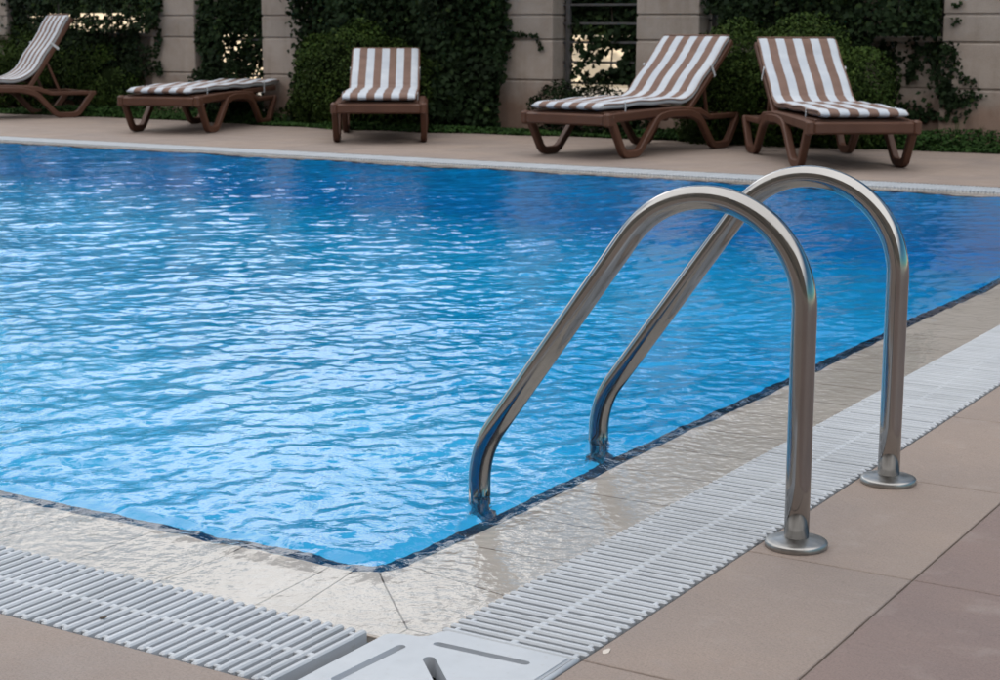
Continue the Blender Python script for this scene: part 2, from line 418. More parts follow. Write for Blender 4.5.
for (ya, za), (yb, zb) in zip([(-.1, DP), (2.0, DP-.05), (4.6, -2.2)], [(2.0, DP-.05), (4.6, -2.2), (LF+.1, -2.5)]):
    mb.add([(bx0-.1, ya, za), (bx1+.1, ya, za), (bx1+.1, yb, zb), (bx0-.1, yb, zb)], [(0, 1, 2, 3)])
tag(mb.build('pool_basin', M['pool']), kind='structure')

# water surface: a real rippled sheet, spilling as a thin film over the coping
def water():
    r = np.random.default_rng(11); waves = []
    for lo, hi, n, sl, spread in ((.5, 1.6, 10, .022, 1.2), (.20, .5, 20, .034, .8), (.10, .20, 36, .056, .65), (.042, .10, 48, .078, .7)):
        for _ in range(n):
            lam = math.exp(r.uniform(math.log(lo), math.log(hi))); k = 2*math.pi/lam
            th = R(150) + r.normal()*spread
            waves.append((k, math.cos(th), math.sin(th), r.uniform(0, 6.28), sl/k*math.sqrt(2/n), r.uniform(.5, 2), r.uniform(.5, 2), r.uniform(0, 6)))
    films = []
    for _ in range(44):
        lam = math.exp(r.uniform(math.log(.012), math.log(.042))); k = 2*math.pi/lam; th = r.uniform(0, 6.28)
        films.append((k, math.cos(th), math.sin(th), r.uniform(0, 6.28), .050/k*math.sqrt(2/44)))
    def height(gx, gy, coping):
        wx = gx + .10*np.sin(gy*1.3+.4) + .06*np.sin(gx*2.1+gy*.7); wy = gy + .10*np.sin(gx*1.1+2) + .05*np.sin(gy*2.7-gx)
        h = np.zeros_like(gx)
        for k, c, s_, ph, a, e1, e2, e3 in waves:
            arg = k*(wx*c+wy*s_)+ph
            h += a*(np.sin(arg) + .18*np.cos(2*arg))*(.75+.5*np.sin(gx*e1+gy*e2+e3))
        d = np.hypot(gx+1.35, gy-1.35); h += .0006*np.sin(d*2*math.pi/.085)*np.exp(-((d-.55)/.38)**2)
        dist = np.maximum.reduce([gx, -gy, gy-LF])
        att = np.clip(1 - dist/.06, 0, 1); att = att*att*(3-2*att)
        sl = np.clip(dist/G1, 0, 1)
        lip = np.clip((dist+.055)/.05, 0, 1); lip = lip*lip*(3-2*lip)
        z = -.001 + h*(.06+.94*att) - .008*lip - .0012*sl
        if coping:
            qx = gx + .012*np.sin(gy*31+gx*12) + .02*np.sin(gy*9+1); qy = gy + .012*np.sin(gx*35+gy*9) + .02*np.sin(gx*8)
            f = np.zeros_like(gx)
            for k, c, s_, ph, a in films: f += a*np.sin(k*(qx*c+qy*s_)+ph)
            sw = np.clip(.85+.6*np.sin(gx*5.1+gy*3.3)*np.sin(gy*2.2+1), .6, 1.4)
            z = z + f*np.clip(dist/.04, 0, 1)*sw*(1-.45*sl)
        return z
    Vs, Fs, o = [], [], 0
    def grid(X, Y, coping):
        nonlocal o
        gx, gy = np.meshgrid(X, Y, indexing='ij'); z = height(gx, gy, coping); nx, ny = gx.shape
        Vs.append(np.stack([gx, gy, z], -1).reshape(-1, 3)); idx = np.arange(nx*ny).reshape(nx, ny) + o; o += nx*ny
        Fs.append(np.stack([idx[:-1, :-1], idx[1:, :-1], idx[1:, 1:], idx[:-1, 1:]], -1).reshape(-1, 4))
    e = G1 - .004; dx = .0105; ft = .0042
    Ym = np.concatenate([np.arange(0, 3.2, dx), np.arange(3.2, LF+.2, .017)])
    grid(np.append(np.concatenate([np.arange(XL+.02, -6, .03), np.arange(-6, -3, .018), np.arange(-3, -.001, dx)]), 0.0), Ym, False)
    grid(np.append(np.arange(0, e, ft), e), np.append(np.arange(0, 3.2, ft), np.arange(3.2, LF+.2, .010)), True)
    grid(np.append(np.arange(-1.4, e, ft), e), np.append(np.arange(-e, -.001, ft), 0.0), True)
    grid(np.append(np.arange(XL+.02, -1.4, .03), -1.4), np.append(np.arange(-e, -.001, .012), 0.0), True)
    tag(np_mesh('pool_water', np.concatenate(Vs), np.concatenate(Fs), M['water'], smooth=True), kind='structure')
water()

# ------------------------------------------------------------------ overflow gratings
def grating(along0, along1, c0, c1, axis, mirror=False):
    """bars across, running along `axis`; c0..c1 = cross extent (c0 next to the water)"""
    m = MB(); pitch, w = .0222, .0118; n = int((along1-along0)/pitch); mid = (c0+c1)/2
    sg = 1 if c1 > c0 else -1
    def put(a0, a1, b0, b1, z0, z1, ch):
        b0, b1 = min(b0, b1), max(b0, b1)
        if axis == 'y': m.box((b0, a0, z0), (b1, a1, z1), ch)
        else: m.box((a0, b0, z0), (a1, b1, z1), ch)
    for i in range(n):
        a = along0 + i*pitch; jit = random.uniform(-.0006, .0006); dz = random.uniform(-.0005, .0004)
        put(a+jit, a+w+jit, c0 + sg*.004, c1 - sg*(.003 if i % 2 else .006), -.030, -.001+dz, .0028)
        if i < n-1:
            put(a+w-.001, a+pitch+.001, mid-.006, mid+.006, -.026, -.0028, .0015)
            if i % 2 == 0:
                put(a+w-.001, a+pitch+.001, c0+sg*.018, c0+sg*.026, -.026, -.0030, .0015)
                put(a+w-.001, a+pitch+.001, c1-sg*.022, c1-sg*.014, -.026, -.0030, .0015)
    return m
g1 = grating(-.172, LF+.20, G1, G2-.002, 'y').build('overflow_grating', M['plastic'])
tag(g1, 'white slatted overflow grating running past the ladder feet along the right pool side', 'grating', 'white overflow gratings round the pool')
g2 = grating(-3.35, .172, -G1, -G2+.002, 'x'); g2 = g2.build('overflow_grating', M['plastic'])
tag(g2, 'white slatted overflow grating along the near pool side at the bottom left', 'grating', 'white overflow gratings round the pool')
g3 = grating(XL, G2, LF+G1, LF+GF-.002, 'x').build('overflow_grating', M['plastic'])
tag(g3, 'distant white overflow grating along the far pool side in front of the loungers', 'grating', 'white overflow gratings round the pool')
# corner plate with three slots
def capsule(p, q, w, n=8):
    p, q = Vector(p), Vector(q); t = (q-p).normalized(); s = Vector((-t.y, t.x)); o = []
    a0 = math.atan2(s.y, s.x)
    for k in range(n+1): a = a0 + math.pi*k/n; o.append((p.x+w*math.cos(a), p.y+w*math.sin(a)))
    for k in range(n+1): a = a0 + math.pi + math.pi*k/n; o.append((q.x+w*math.cos(a), q.y+w*math.sin(a)))
    return o
def corner_plate():
    poly = [(.472,-.179),(.258,-.179),(.248,-.186),(.240,-.214),(.232,-.222),(.206,-.226),(.186,-.236),(.180,-.246),(.180,-.472),(.472,-.472)][::-1]
    m = MB(); m.prism(poly, -.03, .0015); o = m.build('corner_plate', M['plastic'])
    bm = bmesh.new(); bm.from_mesh(o.data)
    es = [e for e in bm.edges if all(v.co.z > 0 for v in e.verts)]
    bmesh.ops.bevel(bm, geom=es, offset=.0035, segments=3, affect='EDGES'); bm.to_mesh(o.data); bm.free()
    cuts = []
    for p, q, w, dz in (((.275,-.236),(.425,-.232),.0075,-.009), ((.298,-.294),(.372,-.368),.0095,-.05), ((.234,-.275),(.227,-.425),.0075,-.009)):
        c = MB(); c.prism(capsule(p, q, w), dz, .02); c = c.build('slot_cut', M['plastic']); cuts.append(c)
        md = o.modifiers.new('b', 'BOOLEAN'); md.operation = 'DIFFERENCE'; md.object = c; md.solver = 'EXACT'
    dg = bpy.context.evaluated_depsgraph_get(); me = bpy.data.meshes.new_from_object(o.evaluated_get(dg))
    o.modifiers.clear(); o.data = me
    for c in cuts: bpy.data.objects.remove(c)
    me.polygons.foreach_set('use_smooth', np.ones(len(me.polygons), dtype=bool)); me.set_sharp_from_angle(angle=R(35))
    r = MB(); r.tube([(.479, -.176, -.004), (.479, -.484, -.004)], .0052, 12); r.tube([(.484, -.479, -.0042), (.177, -.479, -.0042)], .005, 12)
    e = r.build('edge_bead', M['plastic'], o, smooth=True)
    tag(o, 'white plastic corner plate with three slots joining the two near gratings', 'grating corner')
corner_plate()

def chip(x, y, z, s_, label, name, mat, cat, seed):
    r = random.Random(seed); n = 9; m = MB(); pl = [(s_*(.6+.5*r.random())*math.cos(k*6.283/n), s_*.6*(.6+.5*r.random())*math.sin(k*6.283/n)) for k in range(n)]
    m.prism(pl, 0, .0012); o = m.build(name, M[mat]); o.location = (x, y, z); o.rotation_euler = (r.uniform(-.1, .1), r.uniform(-.1, .1), r.random()*6); tag(o, label, cat)
chip(-.235, -.420, .0006, .007, 'tiny brown scrap of debris lying on the near grating at the bottom left', 'debris_scrap', 'soil', 'debris', 3)
chip(.503, -.128, .0003, .010, 'small pale mortar chip on the paving beside the grating end', 'mortar_chip', 'coping', 'mortar chip', 5)
# ------------------------------------------------------------------ pool ladder
def rail_path(q):
    cxr, czr, rr = .360, .425, .190
    pts = [(.55, q, .012), (.55, q, .12), (.55, q, .24), (.55, q, .34), (.55, q, .40)]
    a1 = R(90+54)
    for k in range(0, 33): a = a1*k/32; pts.append((cxr+rr*math.cos(a), q, czr+rr*math.sin(a)))
    ex, ez = pts[-1][0], pts[-1][2]; d = np.array([-math.cos(R(54)), -math.sin(R(54))])
    # straight run down to the lower bend
    L = (ez-.138)/-d[1]
    for k in range(1, 9): pts.append((ex+d[0]*L*k/9, q, ez+d[1]*L*k/9))
    A = np.array([ex+d[0]*L, ez+d[1]*L]); rb = .20
    # bend from 54 deg slope to vertical
    c = A + rb*np.array([math.sin(R(54)), -math.cos(R(54))])
    for k in range(0, 13):
        a = R(144) + R(36)*k/12; pts.append((c[0]+rb*math.cos(a), q, c[1]+rb*math.sin(a)))
    xb = pts[-1][0]; zb = pts[-1][2]
    for z in (zb-.05, -.02, -.2, -.6, -1.0): pts.append((xb, q, z))
    return pts, xb
lad = empty('pool_ladder', (0, 0, 0))
tag(lad, 'polished stainless steel pool ladder with two arched grab rails on the right pool side', 'pool ladder')
Q = (.506, 1.006)
for q, lb in zip(Q, ('nearer arched grab rail', 'farther arched grab rail')):
    path, xb = rail_path(q)
    m = MB(); m.tube(path, .0222, 40); rl = m.build('grab_rail', M['steel'], lad, smooth=True)
    m = MB(); m.lathe([(.0555,0),(.0560,.002),(.0560,.0085),(.0545,.0105),(.051,.0118),(.040,.0142),(.030,.0160),(.0265,.0168),(.0235,.0176),(.0200,.0178)], (.55, q, .0005), 64)
    fl = m.build('base_flange', M['steel_dull'], rl); fl.data.polygons.foreach_set('use_smooth', np.ones(len(fl.data.polygons), dtype=bool)); fl.data.set_sharp_from_angle(angle=R(50))
for z in (-.28, -.55, -.82):
    m = MB(); m.box((xb-.045, Q[0]+.02, z-.012), (xb+.045, Q[1]-.02, z+.012), .005); m.build('tread', M['steel'], lad)

# ------------------------------------------------------------------ sun loungers
def cushion_mesh(ang, blen, flat=False):
    """profile: seat then backrest. local +Y = head, origin at the front foot line"""
    th = .026
    piv = np.array([.93, .345+th]); s0 = np.array([-.285, .333+th])
    a = R(ang); pts = [s0]; r = .36; tl = r*math.tan(a/2)
    for k in range(1, 22):
        t = k/21; y = s0[0] + (piv[0]-.01-tl-s0[0])*t
        z = s0[1] + .012*t + .010*math.sin(t*math.pi*1.0) + .004*math.sin(t*17) - .018*math.exp(-((t-.97)/.12)**2)*0
        pts.append(np.array([y, z]))
    # bend: follow an arc into the backrest direction
    p = pts[-1].copy(); n = 14
    for k in range(1, n+1):
        aa = a*(k-.5)/n; p = p + np.array([math.cos(aa), math.sin(aa)])*(r*a/n if a > .05 else .012); pts.append(p.copy())
    L = blen - .01 - tl; m = 26
    for k in range(1, m+1):
        p = p + np.array([math.cos(a), math.sin(a)])*(L/m); pts.append(p.copy() + np.array([-math.sin(a), math.cos(a)])*.006*math.sin(k/m*9))
    P = np.array(pts); nP = len(P)
    # cumulative length and seams
    cl = np.concatenate([[0], np.cumsum(np.linalg.norm(np.diff(P, axis=0), axis=1))]); tot = cl[-1]
    seams = [tot*.26, tot*.52, tot*.66, tot*.80, tot*.90]
    nv = 46; W = .29
    rows = []
    T = np.gradient(P, axis=0); T /= np.linalg.norm(T, axis=1)[:, None]; NN = np.stack([-T[:, 1], T[:, 0]], 1)
    for i in range(nP):
        e = min(cl[i], tot-cl[i]); endk = math.sqrt(max(0, 1-(1-min(1, e/.022))**2)); endk = max(endk, .35)
        sm = sum(math.exp(-((cl[i]-s)/.010)**2) for s in seams)
        row = []
        for j in range(nv):
            c = 2*math.pi*j/nv; cc, ss = math.cos(c), math.sin(c)
            x = W*math.copysign(abs(cc)**.16, cc)
            t = th*math.copysign(abs(ss)**.55, ss)*endk
            if ss > 0: t *= (1-.30*sm) * (1+.07*math.cos(x/.0644*math.pi))
            row.append((x + .0015*math.sin(cl[i]*21), P[i][0]+NN[i][0]*t, P[i][1]+NN[i][1]*t))
        rows.append(row)
    V = [v for r_ in rows for v in r_]
    F = [(i*nv+j, i*nv+nv+j, i*nv+nv+(j+1) % nv, i*nv+(j+1) % nv) for i in range(nP-1) for j in range(nv)]
    F += [tuple(range(nv)), tuple(range(nP*nv-1, nP*nv-nv-1, -1))]
    return V, F, P, NN, W, th
def lounger(loc, head, ang, label, blen=.76, canvas='canvas'):
    rz = math.atan2(head[1], head[0]) - math.pi/2
    root = empty('sun_lounger', (loc[0], loc[1], 0), rz)
    tag(root, label, 'sun lounger', 'striped sun loungers on the far side of the pool')
    for s in (-1, 1):
        x0, x1 = (.322, .370) if s > 0 else (-.370, -.322)
        m = MB()
        m.sweep(fillet([(-.235,.285),(-.070,.029),(.115,.029),(.375,.270),(.54,.290),(.82,.284),(.965,.240),(1.165,.028),(1.375,.028),(1.545,.246)], .05, 5), .054, x0, x1, .007)
        m.build('leg_frame', M['resin'], root, angle=30)
    for s in (-1, 1):
        m = MB(); x0, x1 = (.304, .356) if s > 0 else (-.356, -.304)
        m.sweep([(-.285,.284),(-.1,.289),(.3,.300),(.7,.306),(.98,.290),(1.04,.268),(1.12,.242),(1.575,.240)], [.062,.064,.062,.056,.050,.044,.040,.040], x0, x1, .008)
        m.build('side_rail', M['resin'], root, angle=30)
    for y, z in ((.55, .235), (1.0, .225), (1.52, .222)):
        m = MB(); m.box((-.309, y, z), (.309, y+.045, z+.036), .006); m.build('cross_bar', M['resin'], root, angle=30)
    m = MB(); m.box((-.330, -.300, .236), (.330, -.252, .314), .012); m.build('front_beam', M['resin'], root, angle=30)
    for s in (-1, 1):
        m = MB(); m.box((min(s*.322, s*.374), -.306, .228), (max(s*.322, s*.374), -.225, .324), .014); m.build('corner_block', M['resin'], root, angle=30)
    m = MB()
    for k in range(16): y = -.245 + k*.074; m.box((-.303, y, .306), (.303, y+.060, .328), .004)
    m.build('seat', M['resin'], root)
    # backrest, hinged at (.93,.33)
    a = R(ang); c, sn = math.cos(a), math.sin(a)
    def bk(t, o): return (.93 + t*c - o*sn, .318 + t*sn + o*c)
    m = MB(); T = blen + .02
    for s in (-1, 1):
        x0, x1 = (.246, .300) if s > 0 else (-.300, -.246)
        m.sweep([bk(-.03, 0), bk(T*.5, -.004), bk(T, -.002)], .044, x0, x1, .007)
    k = 0; t = .04
    while t < T-.06:
        p, q = bk(t, 0), bk(t+.050, 0); m.sweep([p, q], .020, -.247, .247, .004); t += .072
    p, q = bk(T-.05, .002), bk(T+.006, .002); m.sweep([p, q], .040, -.252, .252, .007)
    m.build('backrest', M['resin'], root, angle=30)
    if ang > 12:
        e = bk(.30, -.02)
        for s in (-1, 1):
            m = MB(); x0, x1 = (.240, .262) if s > 0 else (-.262, -.240)
            m.sweep([e, (1.24, .245)], .026, x0, x1, .004); m.build('back_support', M['resin'], root)
    V, F, P, NN, W, th = cushion_mesh(ang, blen)
    cu = mesh_obj('cushion', V, F, M[canvas], root, smooth=True)
    # piping along both long sides
    for s in (-1, 1):
        m = MB(); m.tube([(s*(W+.0015), P[i][0]+NN[i][0]*.013, P[i][1]+NN[i][1]*.013) for i in range(1, len(P)-1)], .0048, 6); m.build('piping', M['piping'], cu, smooth=True)
    m = MB(); e = P[-1]+NN[-1]*.012 + (P[-1]-P[-2])/np.linalg.norm(P[-1]-P[-2])*.006
    m.tube([(-W, e[0], e[1]), (0, e[0], e[1]), (W, e[0], e[1])], .006, 6)
    m.build('piping', M['piping'], cu, smooth=True)
    # holding straps
    i = len(P)-16
    def strap(i, wid, drop):
        t = (P[i+1]-P[i])/np.linalg.norm(P[i+1]-P[i]); n = NN[i]
        for s in (-1, 1):
            m = MB(); a_, b_ = P[i]+n*(th+.002), P[i]-n*(th+drop)
            x0, x1 = (W+.006, W+.012) if s > 0 else (-W-.012, -W-.006)
            x1_, x0_ = max(x0, x1), min(x0, x1)
            m.sweep([tuple(a_), tuple(b_)], wid, x0_, x1_, .001)
            m.sweep([tuple(b_ + t*0), tuple(b_ - n*.004)], wid, min(s*.24, s*(W+.012)), max(s*.24, s*(W+.012)), .001); m.build('strap', M['strap'], cu)
    strap(i, .024, .048); strap(6, .010, .020)
    return root
def mid(a, b): return ((a[0]+b[0])/2, (a[1]+b[1])/2)
for (x, y), hd, an, bl, lb in (
    ((-4.116, 8.240), (.093, .996), 38.7, .742, 'striped lounger with raised backrest, foot end pointing left, between the second pair of pillars'),
    ((-6.214, 8.640), (-.553, .833), 27.1, .738, 'striped lounger facing the pool alone in front of the ivy mass'),
    ((-2.198, 8.319), (-.594, .805), 38.0, .734, 'rightmost striped lounger facing right before the round clipped shrub'),
    ((-8.431, 8.657), (-.316, .949), .6, .755, 'flat striped lounger with its backrest laid down beside the left pillars'),
    ((-11.717, 8.768), (.405, .914), 55.6, .778, 'leftmost striped lounger cut off by the picture edge, raised backrest seen from the side')):
    lounger((x, y), hd, an, lb, bl, 'canvas_brown' if an in (27.1, 38.0) else 'canvas')

# ------------------------------------------------------------------ pillars, low walls, fence
def pillar(x0, x1, label, d=.36, z0=-.02):
    m = MB(); js = [0, .44, .79, 1.0, 1.35, 1.56, 1.91, 2.12, 2.45]
    root = None
    m.box((x0+.012, YW+.012, -.02), (x1-.012, YW+d-.012, 2.45))
    for a, b in zip(js[:-1], js[1:]):
        m.box((x0, YW, a+(.0 if a == 0 else .008)), (x1, YW+d, b-.008), .006)
    m.box((x0-.05, YW-.05, 2.45), (x1+.05, YW+d+.05, 2.56), .01)
    o = m.build('stone_pillar', M['stone']); tag(o, label, 'pillar', 'rusticated stone pillars behind the pool')
    return o
PX = [(-13.05, -12.47), (-10.40, -9.81), (-8.95, -8.38), (-6.27, -5.71), (-4.90, -4.32), (-2.29, -1.60)]
PL = ['stone pillar just showing at the far left top corner', 'wide stone pillar behind the head of the flat lounger, left of the climber gap',
      'stone pillar between the climber gap and the ivy mass', 'stone pillar with a trailing ivy sprig right of the ivy mass',
      'stone pillar directly behind the raised back of the lounger with its foot pointing left', 'big stone pillar at the right edge with ivy creeping on it']
for (a, b), l in zip(PX, PL): pillar(a, b, l)
def low_wall(x0, x1, label):
    m = MB(); y0, y1 = YW+.10, YW+.30
    m.box((x0, y0+.01, -.02), (x1, y1-.01, .80))
    L = x1-x0; n = max(2, round(L/.66))
    for a, b in ((0, .44), (.44, .79)):
        off = 0 if a == 0 else .5
        m.box((x0, y0, a+.006), (x1, y1, b-.006), .005)
    m.box((x0, y0-.035, .792), (x1, y1+.035, .835), .006)
    o = m.build('low_wall', M['stone']); tag(o, label, 'wall', 'low stone walls between the pillars')
low_wall(-12.47, -10.40, 'low stone wall behind the big left shrub, its pale cap showing beside the pillar')
low_wall(-8.38, -6.27, 'low stone wall hidden under the ivy mass')
low_wall(-4.32, -2.29, 'low stone wall behind the round clipped shrub with ivy creeping over it')
low_wall(-15.6, -13.05, 'low stone wall beyond the leftmost pillar')
def fence(x0, x1, zs, zr, zb, label, pitch=.115, verts=True):
    root = empty('iron_fence', ((x0+x1)/2, YW+.2, 0)); tag(root, label, 'fence', 'dark iron fence panels between the pillars')
    cxm = (x0+x1)/2
    m = MB()
    for z in zr: m.box((x0-cxm, -.012, z-.010), (x1-cxm, .012, z+.010), .002)
    m.build('rail', M['iron'], root)
    for x in (x0+.05, x1-.05):
        m = MB(); m.box((x-cxm-.02, -.020, zb), (x-cxm+.02, .020, zs), .003); m.build('post', M['iron'], root)
    if verts:
        m = MB(); x = x0+.05+pitch
        while x < x1-.08: m.box((x-cxm-.006, -.006, zb), (x-cxm+.006, .006, zs-.03)); x += pitch
        m.build('bars', M['iron'], root)
fence(-5.71, -4.90, 2.2, [.42, .60, .77, .93, 1.09, 1.4, 1.8], -.01, 'tall iron gate panel of horizontal rails in the gap behind the lounger pointing left', verts=False)
fence(-9.81, -8.95, 2.2, [.42, .77, 1.09, 1.4, 1.8], -.01, 'tall iron gate panel overgrown by a climber between the two left pillars', verts=False)
fence(-4.32, -2.29, 1.9, [.96, 1.75], .835, 'iron fence panel on the low wall above the round clipped shrub', pitch=.26)
fence(-8.38, -6.27, 1.9, [.96, 1.75], .835, 'iron fence panel on the low wall buried in the ivy mass', pitch=.26)
fence(-12.47, -10.40, 1.9, [.96, 1.75], .835, 'iron fence panel on the low wall above the big left shrub', pitch=.26)

# beyond the fence, in the sun: added wall stands in for bright blurred objects
m = MB(); m.box((-60, 20.5, -.02), (30, 20.8, .70)); m.box((-60, 20.45, .70), (30, 20.85, .76)); m.box((-26, 20.52, .76), (-20.2, 20.78, 1.12)); 
tag(m.build('stand_in_wall', M['pale']), 'cream wall standing in for bright blurred objects glimpsed through the leaves beyond the fence', 'wall')

# ------------------------------------------------------------------ planting
FAR_HEDGE = True
def leaves(pos, nrm, size, jitter=.7, aspect=.62, rg=rng):
    """folded pointed leaves; pos Nx3, nrm Nx3 rough facing"""
    n = len(pos)
    nr = nrm + rg.normal(size=(n, 3))*jitter; nr /= np.linalg.norm(nr, axis=1)[:, None]
    t = rg.normal(size=(n, 3)) + np.array([0, 0, -.5]); t -= (t*nr).sum(1)[:, None]*nr; t /= np.linalg.norm(t, axis=1)[:, None]
    b = np.cross(nr, t); s = (size*rg.uniform(.55, 1.3, n))[:, None]
    fold = nr*s*.16
    A = pos - t*s*.5; B = pos + b*s*aspect*.5 + fold - t*s*.08; C_ = pos + t*s*.55; D = pos - b*s*aspect*.5 + fold - t*s*.08
    V = np.stack([A, B, C_, D], 1).reshape(-1, 3); F = np.arange(4*n).reshape(n, 4)
    return V, F
def vnoise(p, f, seed=0):
    r = np.random.default_rng(seed); o = np.zeros(len(p))
    for _ in range(8):
        d = r.normal(size=3); d /= np.linalg.norm(d); o += np.sin((p@d)*f*r.uniform(.6, 1.6)+r.uniform(0, 6.28))
    return o/8**.5
def blob(lumps, n, size, seed, jitter=.7, depth=.10):
    """leaves spread over and inside a union of ellipsoids (cx,cy,cz,rx,ry,rz)"""
    r = np.random.default_rng(seed); L = np.array(lumps); w = (L[:, 3]*L[:, 5] + L[:, 3]*L[:, 4])**.8; w /= w.sum()
    k = r.choice(len(L), size=int(n*1.9), p=w); d = r.normal(size=(len(k), 3)); d /= np.linalg.norm(d, axis=1)[:, None]
    base = L[k, :3] + d*L[k, 3:]
    nn = vnoise(base, 9, seed)*.05 + vnoise(base, 24, seed+1)*.028
    rad = 1 + (nn - np.abs(r.normal(size=len(k)))*depth)/L[k, 3:].mean(1)
    p = L[k, :3] + d*L[k, 3:]*rad[:, None]
    keep = p[:, 2] > -.01
    for q in L:                                                  # drop those deep inside another lump
        keep &= (((p-q[:3])/q[3:])**2).sum(1) > .62
    p, d = p[keep][:n], d[keep][:n]
    return leaves(p, d + np.array([0, 0, .35]), size, jitter, rg=r)
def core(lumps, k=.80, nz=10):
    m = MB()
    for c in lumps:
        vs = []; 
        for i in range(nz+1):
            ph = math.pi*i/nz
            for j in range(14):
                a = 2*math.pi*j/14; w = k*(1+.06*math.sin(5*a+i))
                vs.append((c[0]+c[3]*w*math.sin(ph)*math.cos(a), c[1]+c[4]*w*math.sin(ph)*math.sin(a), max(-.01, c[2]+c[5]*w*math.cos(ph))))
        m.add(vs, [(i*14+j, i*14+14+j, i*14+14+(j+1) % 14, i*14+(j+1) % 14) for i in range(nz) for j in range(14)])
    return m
def stems(base, tops, r0=.012):
    m = MB()
    for t in tops:
        b = Vector(base) + Vector((random.uniform(-.05, .05), random.uniform(-.03, .03), 0)); t = Vector(t)
        pts = [b.lerp(t, k/6) + Vector((random.uniform(-.02, .02), random.uniform(-.02, .02), 0))*(1 if 0 < k < 6 else 0) for k in range(7)]
        m.tube(pts, [r0*(1-.12*k) for k in range(7)], 6)
    return m
def shrub(name, lumps, n, size, seed, label, cat='shrub', mat='shrub', kcore=.56, group=None, jitter=.7):
    L = np.array(lumps); c = L[:, :3].mean(0)
    root = empty(name, (c[0], c[1], 0)); tag(root, label, cat, group)
    loc = [(l[0]-c[0], l[1]-c[1], *l[2:]) for l in lumps]
    V, F = blob(loc, n, size, seed, jitter); np_mesh('foliage', V, F, M[mat], root)
    if kcore: core(loc, kcore).build('shade_core', M['core'], root, smooth=True)
    stems((0, 0, -.01), [(l[0], l[1], l[2]) for l in loc] if len(loc) > 1 else [(0, 0, .3), (.05, 0, .3)]).build('stem', M['twig'], root)
    return root
shrub('rounded_shrub', [(-12.1,10.62,.44,.85,.30,.46),(-11.35,10.60,.40,.60,.28,.42),(-12.9,10.5,.42,.7,.35,.48),(-10.95,10.50,.30,.38,.22,.34),(-13.7,10.3,.4,.7,.4,.45)],
      56000, .030, 21, 'big dark green shrub behind the leftmost lounger')
shrub('rounded_shrub', [(-7.95,10.22,.36,.38,.30,.48),(-7.6,10.12,.40,.45,.34,.54),(-7.15,10.15,.35,.5,.32,.45),(-8.28,10.3,.18,.20,.18,.22)],
      30000, .030, 22, 'rounded green shrub left of and behind the lone lounger facing the pool')
shrub('rounded_shrub', [(-3.75,10.08,.40,.55,.40,.53),(-3.30,10.05,.46,.55,.42,.54),(-2.9,10.1,.34,.42,.36,.44),(-4.1,10.15,.30,.30,.30,.40)],
      36000, .028, 23, 'round clipped green shrub behind the rightmost lounger')
shrub('low_shrub', [(-5.55,10.28,.18,.28,.22,.22),(-5.15,10.28,.19,.30,.22,.23),(-4.85,10.25,.15,.22,.2,.2)], 7000, .034, 24, 'low dark shrub at the foot of the gap behind the lounger pointing left', mat='ivy')
shrub('low_shrub', [(-9.5,10.3,.22,.25,.2,.26),(-9.15,10.3,.26,.25,.2,.30)], 6000, .034, 25, 'low dark shrub at the foot of the gap between the two left pillars', mat='ivy')

def curtain(x0, x1, z0, z1, yf, n, seed, thick=.10, holes=0.0, hz=None, edge=.06, size=.045, dens=None, nscale=6):
    """ivy leaves hanging over a vertical face"""
    r = np.random.default_rng(seed)
    p = np.stack([r.uniform(x0, x1, n*2), np.zeros(n*2), r.uniform(z0, z1, n*2)], 1)
    lump = vnoise(p, nscale, seed); y = yf - thick*(.35+.5*np.clip(lump, -1, 1.4)) - np.abs(r.normal(size=len(p)))*thick*.25
    p[:, 1] = y
    k = np.ones(len(p), bool)
    if holes > 0:
        hn = vnoise(p*np.array([1, 0, 1]), 22, seed+5) + .6*vnoise(p*np.array([1, 0, 1]), 60, seed+6)
        k &= hn > (-1.6 + holes*1.6)
    e = np.minimum.reduce([(p[:, 0]-x0), (x1-p[:, 0]), (z1-p[:, 2])+.5])
    k &= e + vnoise(p, 14, seed+2)*edge > 0
    if dens is not None: k &= r.uniform(size=len(p)) < dens(p)
    p = p[k][:n]
    nr = np.tile(np.array([0, -1., .45]), (len(p), 1))
    return leaves(p, nr, size, .55, .85, r)
def climber(parts, label, name='climbing_ivy', stem_pts=None, back=None):
    root = empty(name, (0, 0, 0)); tag(root, label, 'climber')
    V = np.concatenate([p[0] for p in parts]); o = 0; Fs = []
    for v, f in parts: Fs.append(f+o); o += len(v)
    c = V.mean(0); c[2] = 0; root.location = tuple(float(x) for x in (c[0], c[1], 0)); V = V - np.array([c[0], c[1], 0])
    np_mesh('foliage', V, np.concatenate(Fs), M['ivy'], root)
    if stem_pts:
        m = MB()
        for pts in stem_pts: m.tube([(x-c[0], y-c[1], z) for x, y, z in pts], [.009*(1-.08*i) for i in range(len(pts))], 5)
        m.build('stem', M['twig'], root)
    if back:
        m = MB()
        for (x0, x1, y0, y1, z0, z1) in back: m.box((x0-c[0], y0-c[1], z0), (x1-c[0], y1-c[1], z1), .03)
        m.build('shade_core', M['core'], root)
    return root
def vine(x, z0, z1, y, sway=.12):
    return [(x+random.uniform(-sway, sway)*(k > 0), y, z0+(z1-z0)*k/7) for k in range(8)]
# ivy mass between pillars 2 and 3
climber([curtain(-8.42, -6.12, .0, 2.35, YW-.02, 26000, 31, .30, 0, size=.052), curtain(-8.3, -6.3, .8, 2.3, YW+.35, 9000, 32, .12, 0, size=.05)],
        'dense ivy mass covering wall and fence behind the lone lounger', stem_pts=[vine(-7.5, 0, 2, YW-.02), vine(-6.8, 0, 2, YW-.02)], back=[(-8.3, -6.32, YW+.02, YW+.09, .0, 2.25)])
